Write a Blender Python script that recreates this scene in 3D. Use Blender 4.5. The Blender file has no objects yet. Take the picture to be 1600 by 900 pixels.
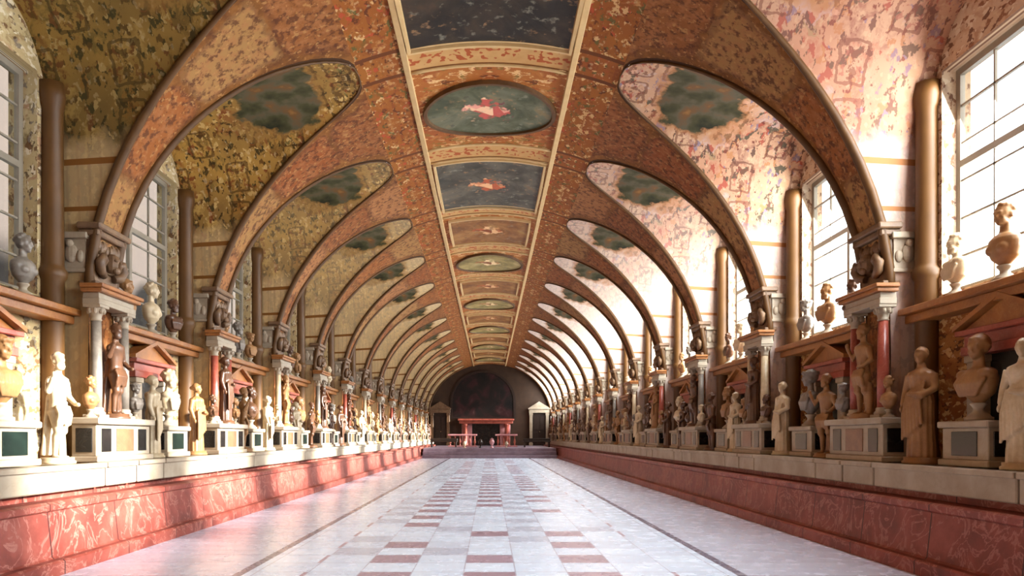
import bpy, bmesh, math, random
from math import sin, cos, pi, sqrt, radians
from mathutils import Vector, Matrix
random.seed(7)
S = bpy.context.scene
C = S.collection

# ------------------------------------------------------------------ camera, sky, sun, exposure
CAM_H = 1.39
cd = bpy.data.cameras.new('camera'); cam = bpy.data.objects.new('camera', cd); C.objects.link(cam)
cam.location = (0, 0, CAM_H); cam.rotation_euler = (pi/2, 0, 0)
cd.sensor_width = 36; cd.lens = 36*1130/1600
cd.shift_x = 35/1600; cd.shift_y = 232/1600; cd.clip_start = .05; cd.clip_end = 300
S.camera = cam
S.view_settings.view_transform = 'Standard'; S.view_settings.look = 'None'
S.view_settings.gamma = 1; S.view_settings.use_curve_mapping = False
S.view_settings.exposure = 0.08
w = bpy.data.worlds.new('sky'); S.world = w; w.use_nodes = True
w.node_tree.nodes['Background'].inputs[0].default_value = (.86, .93, 1, 1)
w.node_tree.nodes['Background'].inputs[1].default_value = 2.8
sd = bpy.data.lights.new('sun', 'SUN'); sd.energy = 44; sd.angle = radians(5); sd.color = (1, .97, .95)
sun = bpy.data.objects.new('sun', sd); C.objects.link(sun)
SUN_DIR = Vector((-1, .10, -.31)).normalized()          # through the right-hand windows
sun.rotation_euler = SUN_DIR.to_track_quat('-Z', 'Y').to_euler()
WIN_R = 760                                            # daylight through each right-hand window, watts

# ------------------------------------------------------------------ hall numbers
P = 3.9; Y0 = -2.3; NB = 16; YE = Y0 + NB*P            # pitch, back end, bays, far end
AX, BZ, Z0 = 5.05, 4.30, 3.12                          # barrel ellipse
XW = 5.46; HALF = 1.65; ZS = 3.5; RISE = 3.55; ZB = .75
STRIP = 1.32
WZ0, WZ1, WH = 3.1, 5.8, 1.28                          # window opening
def barrelX(z):
    if z <= Z0: return AX
    t = (z-Z0)/BZ
    return AX*sqrt(max(0, 1-t*t))
def lun(y):                                            # lunette height at local y
    return ZS + RISE*sqrt(max(0, 1-(y/HALF)**2))
YB = [Y0+P*(b+.5) for b in range(NB)]
ORD = ['zeroth','first','second','third','fourth','fifth','sixth','seventh','eighth','ninth','tenth','eleventh','twelfth','thirteenth','fourteenth','fifteenth']

# ------------------------------------------------------------------ nodes
def lin(c):
    if isinstance(c, str): c = [int(c[i:i+2], 16)/255 for i in (0, 2, 4)]
    return tuple(((x+.055)/1.055)**2.4 if x > .04045 else x/12.92 for x in c)+(1,)
class NT:
    def __init__(s, name, rough=.6, spec=.3):
        s.m = bpy.data.materials.new(name); s.m.use_nodes = True
        s.t = s.m.node_tree; s.b = s.t.nodes['Principled BSDF']
        s.b.inputs['Roughness'].default_value = rough
        s.b.inputs['Specular IOR Level'].default_value = spec
    def n(s, typ, **k):
        nd = s.t.nodes.new(typ)
        for a, v in k.items(): setattr(nd, a, v)
        return nd
    def put(s, sock, v):
        if isinstance(v, bpy.types.NodeSocket): s.t.links.new(v, sock)
        elif isinstance(v, str): sock.default_value = lin(v)
        else: sock.default_value = v
    def M(s, op, a, b=0, c=0, clamp=False):
        nd = s.n('ShaderNodeMath', operation=op, use_clamp=clamp)
        s.put(nd.inputs[0], a); s.put(nd.inputs[1], b); s.put(nd.inputs[2], c)
        return nd.outputs[0]
    def mix(s, f, a, b):
        nd = s.n('ShaderNodeMix', data_type='RGBA')
        s.put(nd.inputs[0], f); s.put(nd.inputs[6], a); s.put(nd.inputs[7], b)
        return nd.outputs[2]
    def uv(s):
        nd = s.n('ShaderNodeUVMap'); sp = s.n('ShaderNodeSeparateXYZ'); s.t.links.new(nd.outputs[0], sp.inputs[0])
        return sp.outputs[0], sp.outputs[1]
    def obj(s):
        nd = s.n('ShaderNodeTexCoord'); sp = s.n('ShaderNodeSeparateXYZ'); s.t.links.new(nd.outputs['Object'], sp.inputs[0])
        return sp.outputs[0], sp.outputs[1], sp.outputs[2]
    def vec(s, x, y, z=0.0):
        nd = s.n('ShaderNodeCombineXYZ'); s.put(nd.inputs[0], x); s.put(nd.inputs[1], y); s.put(nd.inputs[2], z)
        return nd.outputs[0]
    def noise(s, v, scale, detail=2, rough=.5, dist=0):
        nd = s.n('ShaderNodeTexNoise'); s.put(nd.inputs['Vector'], v)
        nd.inputs['Scale'].default_value = scale; nd.inputs['Detail'].default_value = detail
        nd.inputs['Roughness'].default_value = rough; nd.inputs['Distortion'].default_value = dist
        return nd.outputs['Fac']
    def vor(s, v, scale, rnd=1.0):
        nd = s.n('ShaderNodeTexVoronoi'); s.put(nd.inputs['Vector'], v)
        nd.inputs['Scale'].default_value = scale; nd.inputs['Randomness'].default_value = rnd
        sp = s.n('ShaderNodeSeparateColor'); s.t.links.new(nd.outputs['Color'], sp.inputs[0])
        return nd.outputs['Distance'], sp.outputs[0], sp.outputs[1]
    def ramp(s, f, stops, mode='LINEAR'):
        nd = s.n('ShaderNodeValToRGB'); cr = nd.color_ramp; cr.interpolation = mode
        while len(cr.elements) < len(stops): cr.elements.new(.5)
        for e, (p, c) in zip(cr.elements, stops): e.position = p; e.color = lin(c)
        s.put(nd.inputs[0], f); return nd.outputs[0]
    def pal(s, f, cols):
        return s.ramp(f, [(i/len(cols), c) for i, c in enumerate(cols)], 'CONSTANT')
    def box(s, a, b, ha, hb, r):                        # rounded-box signed distance
        qa = s.M('MAXIMUM', s.M('SUBTRACT', s.M('ABSOLUTE', a), ha-r), 0)
        qb = s.M('MAXIMUM', s.M('SUBTRACT', s.M('ABSOLUTE', b), hb-r), 0)
        return s.M('SUBTRACT', s.M('SQRT', s.M('ADD', s.M('MULTIPLY', qa, qa), s.M('MULTIPLY', qb, qb))), r)
    def lt(s, a, b): return s.M('LESS_THAN', a, b)
    def gt(s, a, b): return s.M('GREATER_THAN', a, b)
    def bump(s, h, k=.3, d=.01):
        nd = s.n('ShaderNodeBump'); nd.inputs['Strength'].default_value = k; nd.inputs['Distance'].default_value = d
        s.put(nd.inputs['Height'], h); s.t.links.new(nd.outputs[0], s.b.inputs['Normal'])
    def done(s, col, dim=None):                          # age: even multiplier that darkens the whole paint colour
        if dim:
            nd = s.n('ShaderNodeMix', data_type='RGBA', blend_type='MULTIPLY'); nd.inputs[0].default_value = 1
            s.put(nd.inputs[6], col); nd.inputs[7].default_value = (*dim, 1); col = nd.outputs[2]
        s.put(s.b.inputs['Base Color'], col); return s.m

def grotesque(k, u, v, base, tint, pals, dots, scale=1.0, seed=0.0, lines=True, cover=.5):
    """a painted ground filled with mirrored scrolls, figures and small strokes"""
    av = k.M('ABSOLUTE', v)
    V0 = k.vec(k.M('ADD', u, seed), k.M('MULTIPLY', av, .7), seed)
    wv = k.n('ShaderNodeTexNoise'); k.put(wv.inputs['Vector'], V0); wv.inputs['Scale'].default_value = 5; wv.inputs['Detail'].default_value = 3
    vm = k.n('ShaderNodeVectorMath', operation='MULTIPLY_ADD'); k.put(vm.inputs[0], wv.outputs['Color']); vm.inputs[1].default_value = (.4,)*3; k.put(vm.inputs[2], V0); V = vm.outputs[0]
    n1 = k.noise(V0, 1.1*scale, 3)
    col = k.mix(k.ramp(n1, [(.35, '000000'), (.65, 'ffffff')]), base, tint)
    n2 = k.noise(V, 4.0*scale, 4, .65)                  # soft clusters of foliage and figures
    d, r1, r2 = k.vor(V, 2.6*scale)
    m = k.ramp(n2, [(.5, '000000'), (.62, 'ffffff')])
    col = k.mix(k.M('MULTIPLY', m, .35+.35*cover), col, k.pal(r1, pals))
    n3 = k.noise(k.vec(k.M('MULTIPLY', u, 1.0), k.M('MULTIPLY', av, .55), seed+4), 11*scale, 3, .6)
    d2, r3, r4 = k.vor(V, 7*scale)
    m2 = k.ramp(n3, [(.52, '000000'), (.57, 'ffffff')])
    col = k.mix(k.M('MULTIPLY', m2, .85), col, k.pal(r3, dots))
    m3 = k.ramp(k.noise(k.vec(u, k.M('MULTIPLY', av, .6), seed+9), 14*scale, 2), [(.62, '000000'), (.66, 'ffffff')])
    col = k.mix(k.M('MULTIPLY', m3, .3), col, 'e8d2ac')
    return col

CREAM, PALE = 'cbb58a', 'ddd0b4'
def mat_web(name, left):
    k = NT(name, .75, .15); u, v = k.uv()
    if left:
        col = grotesque(k, u, v, 'ae8a48', '84683a', ['5e4220', 'a06c30', '464022', 'c8a866', '7a3e22', '5e5430'], ['281c0e', '5b3a18', 'c8ac74', '2a2816', '743c20'], 1, 3.1, cover=.8)
    else:
        col = grotesque(k, u, v, 'ccae90', 'bc9074', ['a85a48', 'c0956a', '8c8a62', 'e0b49c', '7c4a46', 'bcb0b4'], ['6a2c26', '4a3430', 'b58258', '7c7690', 'a04a3c', '3c4438'], 1, 8.3, cover=.6)
    # rows of little painted frames and hanging panels
    av = k.M('ABSOLUTE', v); s = av
    cu = k.M('FLOOR', k.M('DIVIDE', u, .52)); cv = k.M('FLOOR', k.M('DIVIDE', av, .74))
    fu = k.M('SUBTRACT', k.M('SUBTRACT', u, k.M('MULTIPLY', cu, .52)), .26); fv = k.M('SUBTRACT', k.M('SUBTRACT', av, k.M('MULTIPLY', cv, .74)), .37)
    wn = k.n('ShaderNodeTexWhiteNoise', noise_dimensions='2D'); k.put(wn.inputs['Vector'], k.vec(cu, cv))
    bx = k.box(fu, fv, .17, .27, .03); rough_ = k.M('MULTIPLY', k.M('SUBTRACT', k.noise(k.vec(u, v, 1.0), 8, 3), .5), .12); bx = k.M('ADD', bx, rough_)
    on = k.gt(wn.outputs[0], .35)
    fill = k.pal(wn.outputs[0], ['000000']*3+(['8e5c2c', '5c5a34', 'c2a468', '7c4a24', 'b08848'] if left else ['8c5c50', 'b08c7c', 'd8c0b0', '847868', 'a87060', 'c8a08c']))
    ins = k.M('MULTIPLY', k.M('MULTIPLY', k.lt(bx, -.04), on), k.gt(k.noise(k.vec(u, k.M('MULTIPLY', v, .5), 7.0), 10, 3), .47))
    col = k.mix(k.M('MULTIPLY', ins, .75), col, fill)
    edge = k.M('MULTIPLY', k.M('MULTIPLY', k.lt(k.M('ABSOLUTE', bx), .022), on), .7)
    col = k.mix(edge, col, '4a3216' if left else '70493a')
    # web colours mixed darker in the first bay, paler further down the hall
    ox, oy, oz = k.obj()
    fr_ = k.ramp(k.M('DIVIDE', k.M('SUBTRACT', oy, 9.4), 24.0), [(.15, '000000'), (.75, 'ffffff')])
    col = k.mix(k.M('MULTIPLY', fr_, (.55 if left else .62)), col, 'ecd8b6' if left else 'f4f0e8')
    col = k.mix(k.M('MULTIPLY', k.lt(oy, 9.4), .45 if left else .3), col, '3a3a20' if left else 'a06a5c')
    # big field with a painted landscape high on the web (u = distance outward, v = across)
    f = k.M('ADD', k.box(k.M('SUBTRACT', u, 3.45), v, .62, 1.05, .35), k.M('MULTIPLY', k.M('SUBTRACT', k.noise(k.vec(u, v, 5.0), 2.2, 4), .5), .9))
    pn = k.noise(k.vec(u, v, 2.0), 2.6, 4)
    paint = k.ramp(pn, [(.3, '2a2c20'), (.45, '46462f'), (.55, '585444'), (.66, '6a4e30'), (.78, '94703f')])
    col = k.mix(k.ramp(f, [(0, 'ffffff'), (.2, '000000')]), col, '8e6c3c' if left else 'a8784c')
    col = k.mix(k.ramp(f, [(0, 'ffffff'), (.06, '000000')]), col, paint)
    # paler painted order on the lower flanks
    lo_ = k.ramp(k.M('SUBTRACT', k.M('ADD', k.M('ABSOLUTE', v), k.M('MULTIPLY', k.noise(k.vec(u, v, 3.0), 4, 3), .5)), 2.6), [(.3, '000000'), (.6, 'ffffff')])
    col = k.mix(k.M('MULTIPLY', lo_, .5), col, 'd6bf9c' if left else 'ece6e0')
    st = k.lt(k.M('MODULO', k.M('MULTIPLY', u, 7.0), 1), .22)
    col = k.mix(k.M('MULTIPLY', k.M('MULTIPLY', lo_, st), .22), col, '8a6a54' if left else 'c8a890')
    # string courses painted at even heights on the flanks
    s = k.M('ABSOLUTE', v)
    for h, wd in ((3.05, .04), (3.65, .03), (4.3, .05)):
        col = k.mix(k.lt(k.M('ABSOLUTE', k.M('SUBTRACT', s, h)), wd), col, '7d5428' if left else 'b07c50')
    return k.done(col, (.98, .88, .72) if left else (.72, .63, .58))
def mat_rib():
    k = NT('painted_rib', .7, .2); u, v = k.uv()
    x, y, z = k.obj(); V3 = k.vec(x, y, z)
    cell = k.M('FLOOR', k.M('DIVIDE', u, 1.35)); fr = k.M('SUBTRACT', k.M('SUBTRACT', k.M('DIVIDE', u, 1.35), cell), .5)
    wn = k.n('ShaderNodeTexWhiteNoise', noise_dimensions='2D')
    k.put(wn.inputs['Vector'], k.vec(cell, k.M('FLOOR', k.M('DIVIDE', k.M('SUBTRACT', y, Y0-P/2), P)), 0))
    n = k.noise(V3, 3.2, 5, .65)
    ground = k.ramp(n, [(.3, '643a1a'), (.5, '8c5a28'), (.68, 'a87440')])
    pc = k.pal(wn.outputs[0], ['a05a2c', 'b8805a', 'a66430', '985a30', 'b48a5c', '9c6234'])
    pc = k.mix(k.M('MULTIPLY', k.ramp(k.noise(V3, 7, 4, .65), [(.45, '000000'), (.6, 'ffffff')]), .6), pc, 'b8805a')
    pc = k.mix(k.M('MULTIPLY', k.ramp(k.noise(V3, 9, 4, .65), [(.50, '000000'), (.6, 'ffffff')]), .8), pc, '5c3016')
    wob = k.M('MULTIPLY', k.M('SUBTRACT', k.noise(V3, 5, 3), .5), .22)
    f = k.M('ADD', k.box(fr, v, .46, .36, .12), wob)
    col = k.mix(k.ramp(f, [(.0, 'ffffff'), (.05, '000000')]), ground, pc)
    e = k.ramp(k.M('ABSOLUTE', f), [(.0, 'ffffff'), (.045, '000000')])
    col = k.mix(k.M('MULTIPLY', e, .45), col, '542816')
    m3 = k.ramp(k.noise(V3, 13, 3), [(.60, '000000'), (.65, 'ffffff')])
    col = k.mix(k.M('MULTIPLY', m3, .6), col, 'cfa070')
    col = k.mix(k.gt(k.M('ABSOLUTE', v), .46), col, '4c3018')
    return k.done(col, (.60, .53, .37))
def mat_haunch():
    """upper shell between lunettes and the centre strip"""
    k = NT('painted_shell', .7, .2); x, y, z = k.obj()
    yl = k.M('SUBTRACT', k.M('MODULO', k.M('SUBTRACT', y, Y0), P), P/2)
    col = grotesque(k, x, yl, 'a06628', '94521f', ['7a3d18', 'c68a50', 'a04c28', '6a5a2a', 'd6a874'], ['5a2a10', 'e2bc8a', '8c4a22', '5c5c30', 'b44c30'], 1, 5.2, cover=.7)
    e = k.M('ABSOLUTE', k.M('SUBTRACT', k.M('ABSOLUTE', yl), .36))
    col = k.mix(k.lt(e, .05), col, '6a3a16')
    return k.done(col, (.72, .64, .52))
def mat_strip():
    k = NT('painted_centre_strip', .65, .25); x, y, z = k.obj()
    yl = k.M('SUBTRACT', k.M('MODULO', k.M('SUBTRACT', y, Y0), P), P/2)
    col = grotesque(k, yl, x, 'a86a2c', '985220', ['8a4418', 'b87c3c', 'a2461f', 'd9ac72'], ['5e2c10', 'e9c795', '9c5224', '7c6a30'], 1, 1.7, cover=.6)
    e = k.M('ABSOLUTE', yl)                             # cream cross bands halfway between the piers
    band = k.mix(k.noise(k.vec(x, y, z), 6, 2), 'b8905a', 'ceac7a')
    col = k.mix(k.lt(e, .36), col, band)
    col = k.mix(k.M('MULTIPLY', k.gt(e, .30), k.lt(e, .38)), col, '7a4a22')
    col = k.mix(k.M('MULTIPLY', k.lt(e, .2), k.gt(k.noise(k.vec(x, y, z), 9, 1), .56)), col, 'a8572c')
    return k.done(col, (.80, .68, .54))
def mat_back(name, left):
    k = NT(name, .75, .15); u, v = k.uv()
    if left:
        col = grotesque(k, u, v, 'cdb98c', 'c0a87a', ['8a6a3c', 'b4906a', '6a5a34', 'a8705a', 'ddd0b0'], ['4a3420', 'ece0c4', '6e4a2c', '7c7268'], 1.2, 2.2, cover=.8)
    else:
        col = grotesque(k, u, v, 'dcc8ae', 'd0b294', ['a8785a', 'b88c68', '8a7468', 'c2a080'], ['6a4030', 'e8dcc4', '8c5c40'], 1.2, 4.4, cover=.6)
        low = grotesque(k, u, v, 'a06c38', '8c5628', ['6e3e1c', 'b07c48', '8a4a24', 'c29a60'], ['4a2a18', 'd0a870', '7c4220'], 1.2, 6.4, cover=.8)
        col = k.mix(k.lt(u, 2.95), col, low)
    return k.done(col, (.75, .7, .66))
def mat_stone(name, a, b, vein, rough=.5, sc=1.0, spec=.35):
    k = NT(name, rough, spec); x, y, z = k.obj(); V = k.vec(x, y, z)
    col = k.mix(k.ramp(k.noise(V, 2.2*sc, 5, .6), [(.35, '000000'), (.65, 'ffffff')]), a, b)
    ln = k.M('ABSOLUTE', k.M('SUBTRACT', k.noise(V, 3.0*sc, 4, .6, 1.0), .5))
    col = k.mix(k.ramp(ln, [(0, '6a6a6a'), (.03, '000000')]), col, vein)
    nd = col
    k.bump(k.noise(V, 30*sc, 3), .15, .004)
    return k.done(nd)
def mat_redband():
    k = NT('red_marble_ledge', .5, .3); x, y, z = k.obj(); V = k.vec(x, y, z)
    col = k.ramp(k.noise(V, 1.7, 6, .65), [(.3, '5e241a'), (.5, '7c362a'), (.7, '944c3e')])
    ln = k.M('ABSOLUTE', k.M('SUBTRACT', k.noise(V, 2.4, 5, .6, 1.5), .5))
    col = k.mix(k.ramp(ln, [(0, 'ffffff'), (.03, '000000')]), col, '9c6254')
    q = k.M('MODULO', k.M('ADD', y, 20), 1.3)
    col = k.mix(k.lt(q, .018), col, '3a1410')
    return k.done(col)
def mat_floor():
    k = NT('marble_tiles', .22, .5); x, y, z = k.obj(); V = k.vec(x, y, z)
    T = .53
    ax = k.M('ABSOLUTE', x)
    i = k.M('FLOOR', k.M('ADD', k.M('DIVIDE', x, T), .5)); j = k.M('FLOOR', k.M('DIVIDE', y, T))
    ii = k.lt(k.M('ABSOLUTE', k.M('SUBTRACT', k.M('MODULO', k.M('ADD', i, 40), 2), 0)), .5)
    jj = k.lt(k.M('MODULO', k.M('ADD', j, 41), 2), .5)
    wn = k.n('ShaderNodeTexWhiteNoise', noise_dimensions='2D'); k.put(wn.inputs['Vector'], k.vec(i, j))
    base = k.mix(k.noise(V, 1.6, 3, .5), 'd0dcee', 'e4eefa')
    base = k.mix(k.M('MULTIPLY', wn.outputs[0], .5), base, 'c2c8d8')
    pk = k.mix(wn.outputs[0], 'ab94a2', '9c8490')
    m = k.M('MULTIPLY', k.M('MULTIPLY', ii, jj), k.gt(wn.outputs[0], .25))
    m = k.M('MULTIPLY', m, k.lt(ax, 1.9))
    col = k.mix(m, base, pk)
    mm = k.M('MULTIPLY', k.M('MULTIPLY', k.M('SUBTRACT', 1, ii), k.M('SUBTRACT', 1, jj)), k.gt(wn.outputs[0], .4))
    col = k.mix(k.M('MULTIPLY', k.M('MULTIPLY', mm, k.lt(ax, 2.4)), .6), col, 'aaabba')
    gx = k.lt(k.M('ABSOLUTE', k.M('SUBTRACT', k.M('MODULO', k.M('ADD', k.M('DIVIDE', x, T), 40.5), 1), .5)), .488)
    gy = k.lt(k.M('ABSOLUTE', k.M('SUBTRACT', k.M('MODULO', k.M('ADD', k.M('DIVIDE', y, T), 40), 1), .5)), .485)
    col = k.mix(k.M('MULTIPLY', gx, gy), 'b0aebc', col)
    # outer field of long slabs
    js = k.M('MODULO', k.M('ADD', y, 40), .8)
    side = k.mix(k.noise(k.vec(k.M('MULTIPLY', x, .6), k.M('MULTIPLY', y, 3), 0), 1.5, 4), 'aaa6b6', 'd4d6e2')
    side = k.mix(k.lt(js, .02), side, '9a8f98')
    col = k.mix(k.gt(ax, 2.53), col, side)
    col = k.mix(k.lt(k.M('ABSOLUTE', k.M('SUBTRACT', ax, 2.53)), .05), col, '6e6676')
    r = k.M('ADD', .16, k.M('MULTIPLY', k.noise(V, 5, 3), .2)); k.put(k.b.inputs['Roughness'], r)
    return k.done(col)
def mat_plain(name, a, b, rough=.6, sc=4, spec=.3, metal=0):
    k = NT(name, rough, spec); x, y, z = k.obj()
    k.b.inputs['Metallic'].default_value = metal
    return k.done(k.mix(k.noise(k.vec(x, y, z), sc, 4), a, b))
def mat_fresco(name, cols, warm):
    """a painted scene: moody landscape with a cluster of figures in the middle"""
    k = NT(name, .55, .25); x, y, z = k.obj()
    V = k.vec(x, y, 0.0)
    n = k.noise(V, 1.6, 5, .6, .6)
    col = k.ramp(n, [(.28, cols[0]), (.45, cols[1]), (.58, cols[2]), (.72, cols[3])])
    q = k.M('SQRT', k.M('ADD', k.M('MULTIPLY', x, x), k.M('MULTIPLY', k.M('MULTIPLY', y, y), 1.3)))
    f = k.M('ADD', q, k.M('MULTIPLY', k.M('SUBTRACT', k.noise(V, 3.2, 3, .6), .5), 1.6))
    d, r1, r2 = k.vor(V, 3.4)
    col = k.mix(k.ramp(f, [(.30, 'ffffff'), (.40, '000000')]), col, k.pal(r1, warm))
    m = k.ramp(k.noise(V, 6, 4, .6), [(.56, '000000'), (.66, 'ffffff')])
    col = k.mix(k.M('MULTIPLY', m, .5), col, k.pal(r2, ['8a8472', '2a2a20', 'a07850']))
    return k.done(col)

M = {}
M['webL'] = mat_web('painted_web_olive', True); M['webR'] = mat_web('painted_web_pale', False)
M['rib'] = mat_rib(); M['shell'] = mat_haunch(); M['strip'] = mat_strip()
M['backL'] = mat_back('painted_wall_left', True); M['backR'] = mat_back('painted_wall_right', False)
M['floor'] = mat_floor(); M['red'] = mat_redband()
M['lime'] = mat_stone('pale_limestone', 'a59580', '8f7c66', '746048', .55)
M['marble'] = mat_stone('white_marble', 'c2ac8c', 'a8906e', '8a7458', .4, 2)
M['greymarble'] = mat_stone('grey_marble', '7c7064', '5e544a', 'a09484', .4, 2)
M['tan'] = mat_stone('tan_stone', '946a40', '7c5430', '5c3c20', .5, 2)
M['bronze'] = mat_stone('dark_brown_marble', '4c3222', '62402a', '2a1a10', .35, 2)
M['redm'] = mat_stone('red_marble', '9a4c3c', '7e382c', 'c8907c', .3, 2)
M['darkpanel'] = mat_stone('black_marble', '1f1a17', '120f0d', '4a3f38', .25, 2)
M['ochre'] = mat_stone('ochre_marble', '9c6230', '84502a', 'c49a68', .35, 2)
M['russet'] = mat_stone('russet_marble', '80583c', '6c4a34', '9c7c60', .35, 2)
M['green'] = mat_stone('green_black_marble', '16211a', '0e1612', '2f4436', .25, 2)
M['trim'] = mat_plain('brown_gilt_moulding', '3e2610', '64421c', .55, 6)
M['cream'] = mat_plain('cream_moulding', 'b08c58', 'c8a878', .55, 6)
M['shaft'] = mat_plain('brown_painted_shaft', '66431e', '4a2f14', .5, 3)
M['carved'] = mat_stone('carved_brown_stone', '5e4430', '7a5c40', '3a2818', .5, 3)
M['frame'] = mat_plain('white_window_paint', '8e8272', '7c7060', .4, 8)
M['step'] = mat_stone('mauve_marble_step', '84707a', '6e5c66', 'a8949c', .35, 1)
M['wood'] = mat_plain('dark_wood', '1f150e', '33221a', .45, 5)
M['pink'] = mat_stone('pink_marble', 'b98484', 'a06464', 'd8b4b0', .35, 2)
M['endwall'] = mat_plain('dark_painted_end_wall', '2a1a10', '46301e', .6, 2.5)
def mat_glass():
    m = bpy.data.materials.new('window_glass'); m.use_nodes = True; t = m.node_tree; t.nodes.clear()
    o = t.nodes.new('ShaderNodeOutputMaterial'); mx = t.nodes.new('ShaderNodeMixShader')
    a = t.nodes.new('ShaderNodeBsdfTransparent'); b = t.nodes.new('ShaderNodeBsdfGlossy')
    a.inputs[0].default_value = (.94, .97, .97, 1); b.inputs['Roughness'].default_value = .05
    mx.inputs[0].default_value = .06
    t.links.new(a.outputs[0], mx.inputs[1]); t.links.new(b.outputs[0], mx.inputs[2]); t.links.new(mx.outputs[0], o.inputs[0])
    return m
M['glass'] = mat_glass()
M['court'] = mat_plain('skylight_screen_plaster', '3e342c', '352c28', .8, .8)

# ------------------------------------------------------------------ mesh helpers
class MB:
    def __init__(s): s.bm = bmesh.new(); s.uvl = s.bm.loops.layers.uv.new('UVMap')
    def quadgrid(s, pts, uvs=None, mi=0, flip=False):
        vs = [[s.bm.verts.new(p) for p in row] for row in pts]
        for i in range(len(pts)-1):
            for j in range(len(pts[0])-1):
                idx = [(i, j), (i+1, j), (i+1, j+1), (i, j+1)]
                if flip: idx.reverse()
                try: f = s.bm.faces.new([vs[a][b] for a, b in idx])
                except ValueError: continue
                f.material_index = mi; f.smooth = True
                if uvs:
                    for l, (a, b) in zip(f.loops, idx): l[s.uvl].uv = uvs[a][b]
    def box(s, x0, x1, y0, y1, z0, z1, bev=0, mi=0):
        if x0 > x1: x0, x1 = x1, x0
        if y0 > y1: y0, y1 = y1, y0
        r = bmesh.ops.create_cube(s.bm, size=1)
        vs = r['verts']
        for v in vs: v.co = ((x0+x1)/2+v.co.x*(x1-x0), (y0+y1)/2+v.co.y*(y1-y0), (z0+z1)/2+v.co.z*(z1-z0))
        if mi:
            for f in {f for v in vs for f in v.link_faces}: f.material_index = mi
        if bev:
            es = list({e for v in vs for e in v.link_edges})
            bmesh.ops.bevel(s.bm, geom=es, offset=bev, segments=1, affect='EDGES')
    def poly(s, pts, d):                                # extrude a polygon by vector d
        a = [s.bm.verts.new(p) for p in pts]; b = [s.bm.verts.new(Vector(p)+Vector(d)) for p in pts]
        n = len(pts); s.bm.faces.new(a[::-1]); s.bm.faces.new(b)
        for i in range(n): s.bm.faces.new((a[i], a[(i+1) % n], b[(i+1) % n], b[i]))
    def lathe(s, prof, c=(0, 0, 0), seg=16, sx=1, sy=1, folds=0, amp=0, arc=2*pi, a0=0):
        rows = []
        n = seg if arc >= 2*pi-.01 else seg+1
        for (r, z) in prof:
            rows.append([s.bm.verts.new((c[0]+cos(a0+arc*i/seg)*r*sx*(1+amp*sin(folds*arc*i/seg)), c[1]+sin(a0+arc*i/seg)*r*sy*(1+amp*sin(folds*arc*i/seg)), c[2]+z)) for i in range(n)])
        for a, b in zip(rows, rows[1:]):
            for i in range(seg):
                j = (i+1) % n
                if i+1 >= n and n != seg: break
                f = s.bm.faces.new((a[i], a[j], b[j], b[i])); f.smooth = True
        if n == seg:
            s.bm.faces.new(rows[0][::-1]); s.bm.faces.new(rows[-1])
        return rows
    def ell(s, c, r, rot=None, seg=12):
        m = Matrix.Translation(c)
        if rot: m = m @ rot
        m = m @ Matrix.Diagonal((r[0], r[1], r[2], 1))
        bmesh.ops.create_uvsphere(s.bm, u_segments=seg, v_segments=max(6, seg//2+2), radius=1, matrix=m)
    def tube(s, pts, rs, seg=10):
        pts = [Vector(p) for p in pts]; rows = []
        if not hasattr(rs, '__len__'): rs = [rs]*len(pts)
        up = None
        for i, p in enumerate(pts):
            d = (pts[min(i+1, len(pts)-1)]-pts[max(i-1, 0)]).normalized()
            if up is None: up = d.orthogonal().normalized()
            up = (up-d*up.dot(d)).normalized(); q = d.cross(up)
            rows.append([s.bm.verts.new(p+(up*cos(2*pi*k/seg)+q*sin(2*pi*k/seg))*rs[i]) for k in range(seg)])
        for a, b in zip(rows, rows[1:]):
            for k in range(seg):
                f = s.bm.faces.new((a[k], a[(k+1) % seg], b[(k+1) % seg], b[k])); f.smooth = True
        s.bm.faces.new(rows[0][::-1]); s.bm.faces.new(rows[-1])
    def mesh(s, name, mats):
        me = bpy.data.meshes.new(name)
        bmesh.ops.recalc_face_normals(s.bm, faces=s.bm.faces)
        s.bm.to_mesh(me); s.bm.free()
        for m in (mats if isinstance(mats, (list, tuple)) else [mats]): me.materials.append(m)
        return me
    def build(s, name, mats, parent=None, loc=None):
        o = bpy.data.objects.new(name, s.mesh(name, mats)); C.objects.link(o)
        if parent: o.parent = parent
        if loc: o.location = loc
        return o
def voxel(mb, name, mat, size, smooth=2):
    """fuse overlapping forms into one continuous surface"""
    o = mb.build(name+'_source', mat)
    r = o.modifiers.new('r', 'REMESH'); r.mode = 'VOXEL'; r.voxel_size = size; r.use_smooth_shade = True
    sm = o.modifiers.new('s', 'SMOOTH'); sm.factor = .5; sm.iterations = smooth
    dg = bpy.context.evaluated_depsgraph_get(); dg.update()
    me = bpy.data.meshes.new_from_object(o.evaluated_get(dg)); me.name = name
    if not me.materials: me.materials.append(mat)
    bpy.data.objects.remove(o)
    return me
def part(name, me, parent, loc=(0, 0, 0)):
    o = bpy.data.objects.new(name, me); C.objects.link(o); o.parent = parent; o.location = loc; return o
def thing(name, label, cat, loc=(0, 0, 0), rz=0, group=None):
    o = bpy.data.objects.new(name, None); C.objects.link(o); o.empty_display_size = .1
    o.location = loc; o.rotation_euler = (0, 0, rz); o['label'] = label; o['category'] = cat
    if group: o['group'] = group
    return o
def struct(o): o['kind'] = 'structure'; return o
def dup(root, loc, rz, label, group=None, scale=1, mirror=False):
    r = root.copy(); C.objects.link(r); r.location = loc; r.rotation_euler = (0, 0, rz)
    r.scale = (scale,)*3
    r['label'] = label
    if group: r['group'] = group
    for ch in list(root.children):
        c = ch.copy(); C.objects.link(c); c.parent = r
        for g in ch.children:
            d = g.copy(); C.objects.link(d); d.parent = c
    return r

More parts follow.
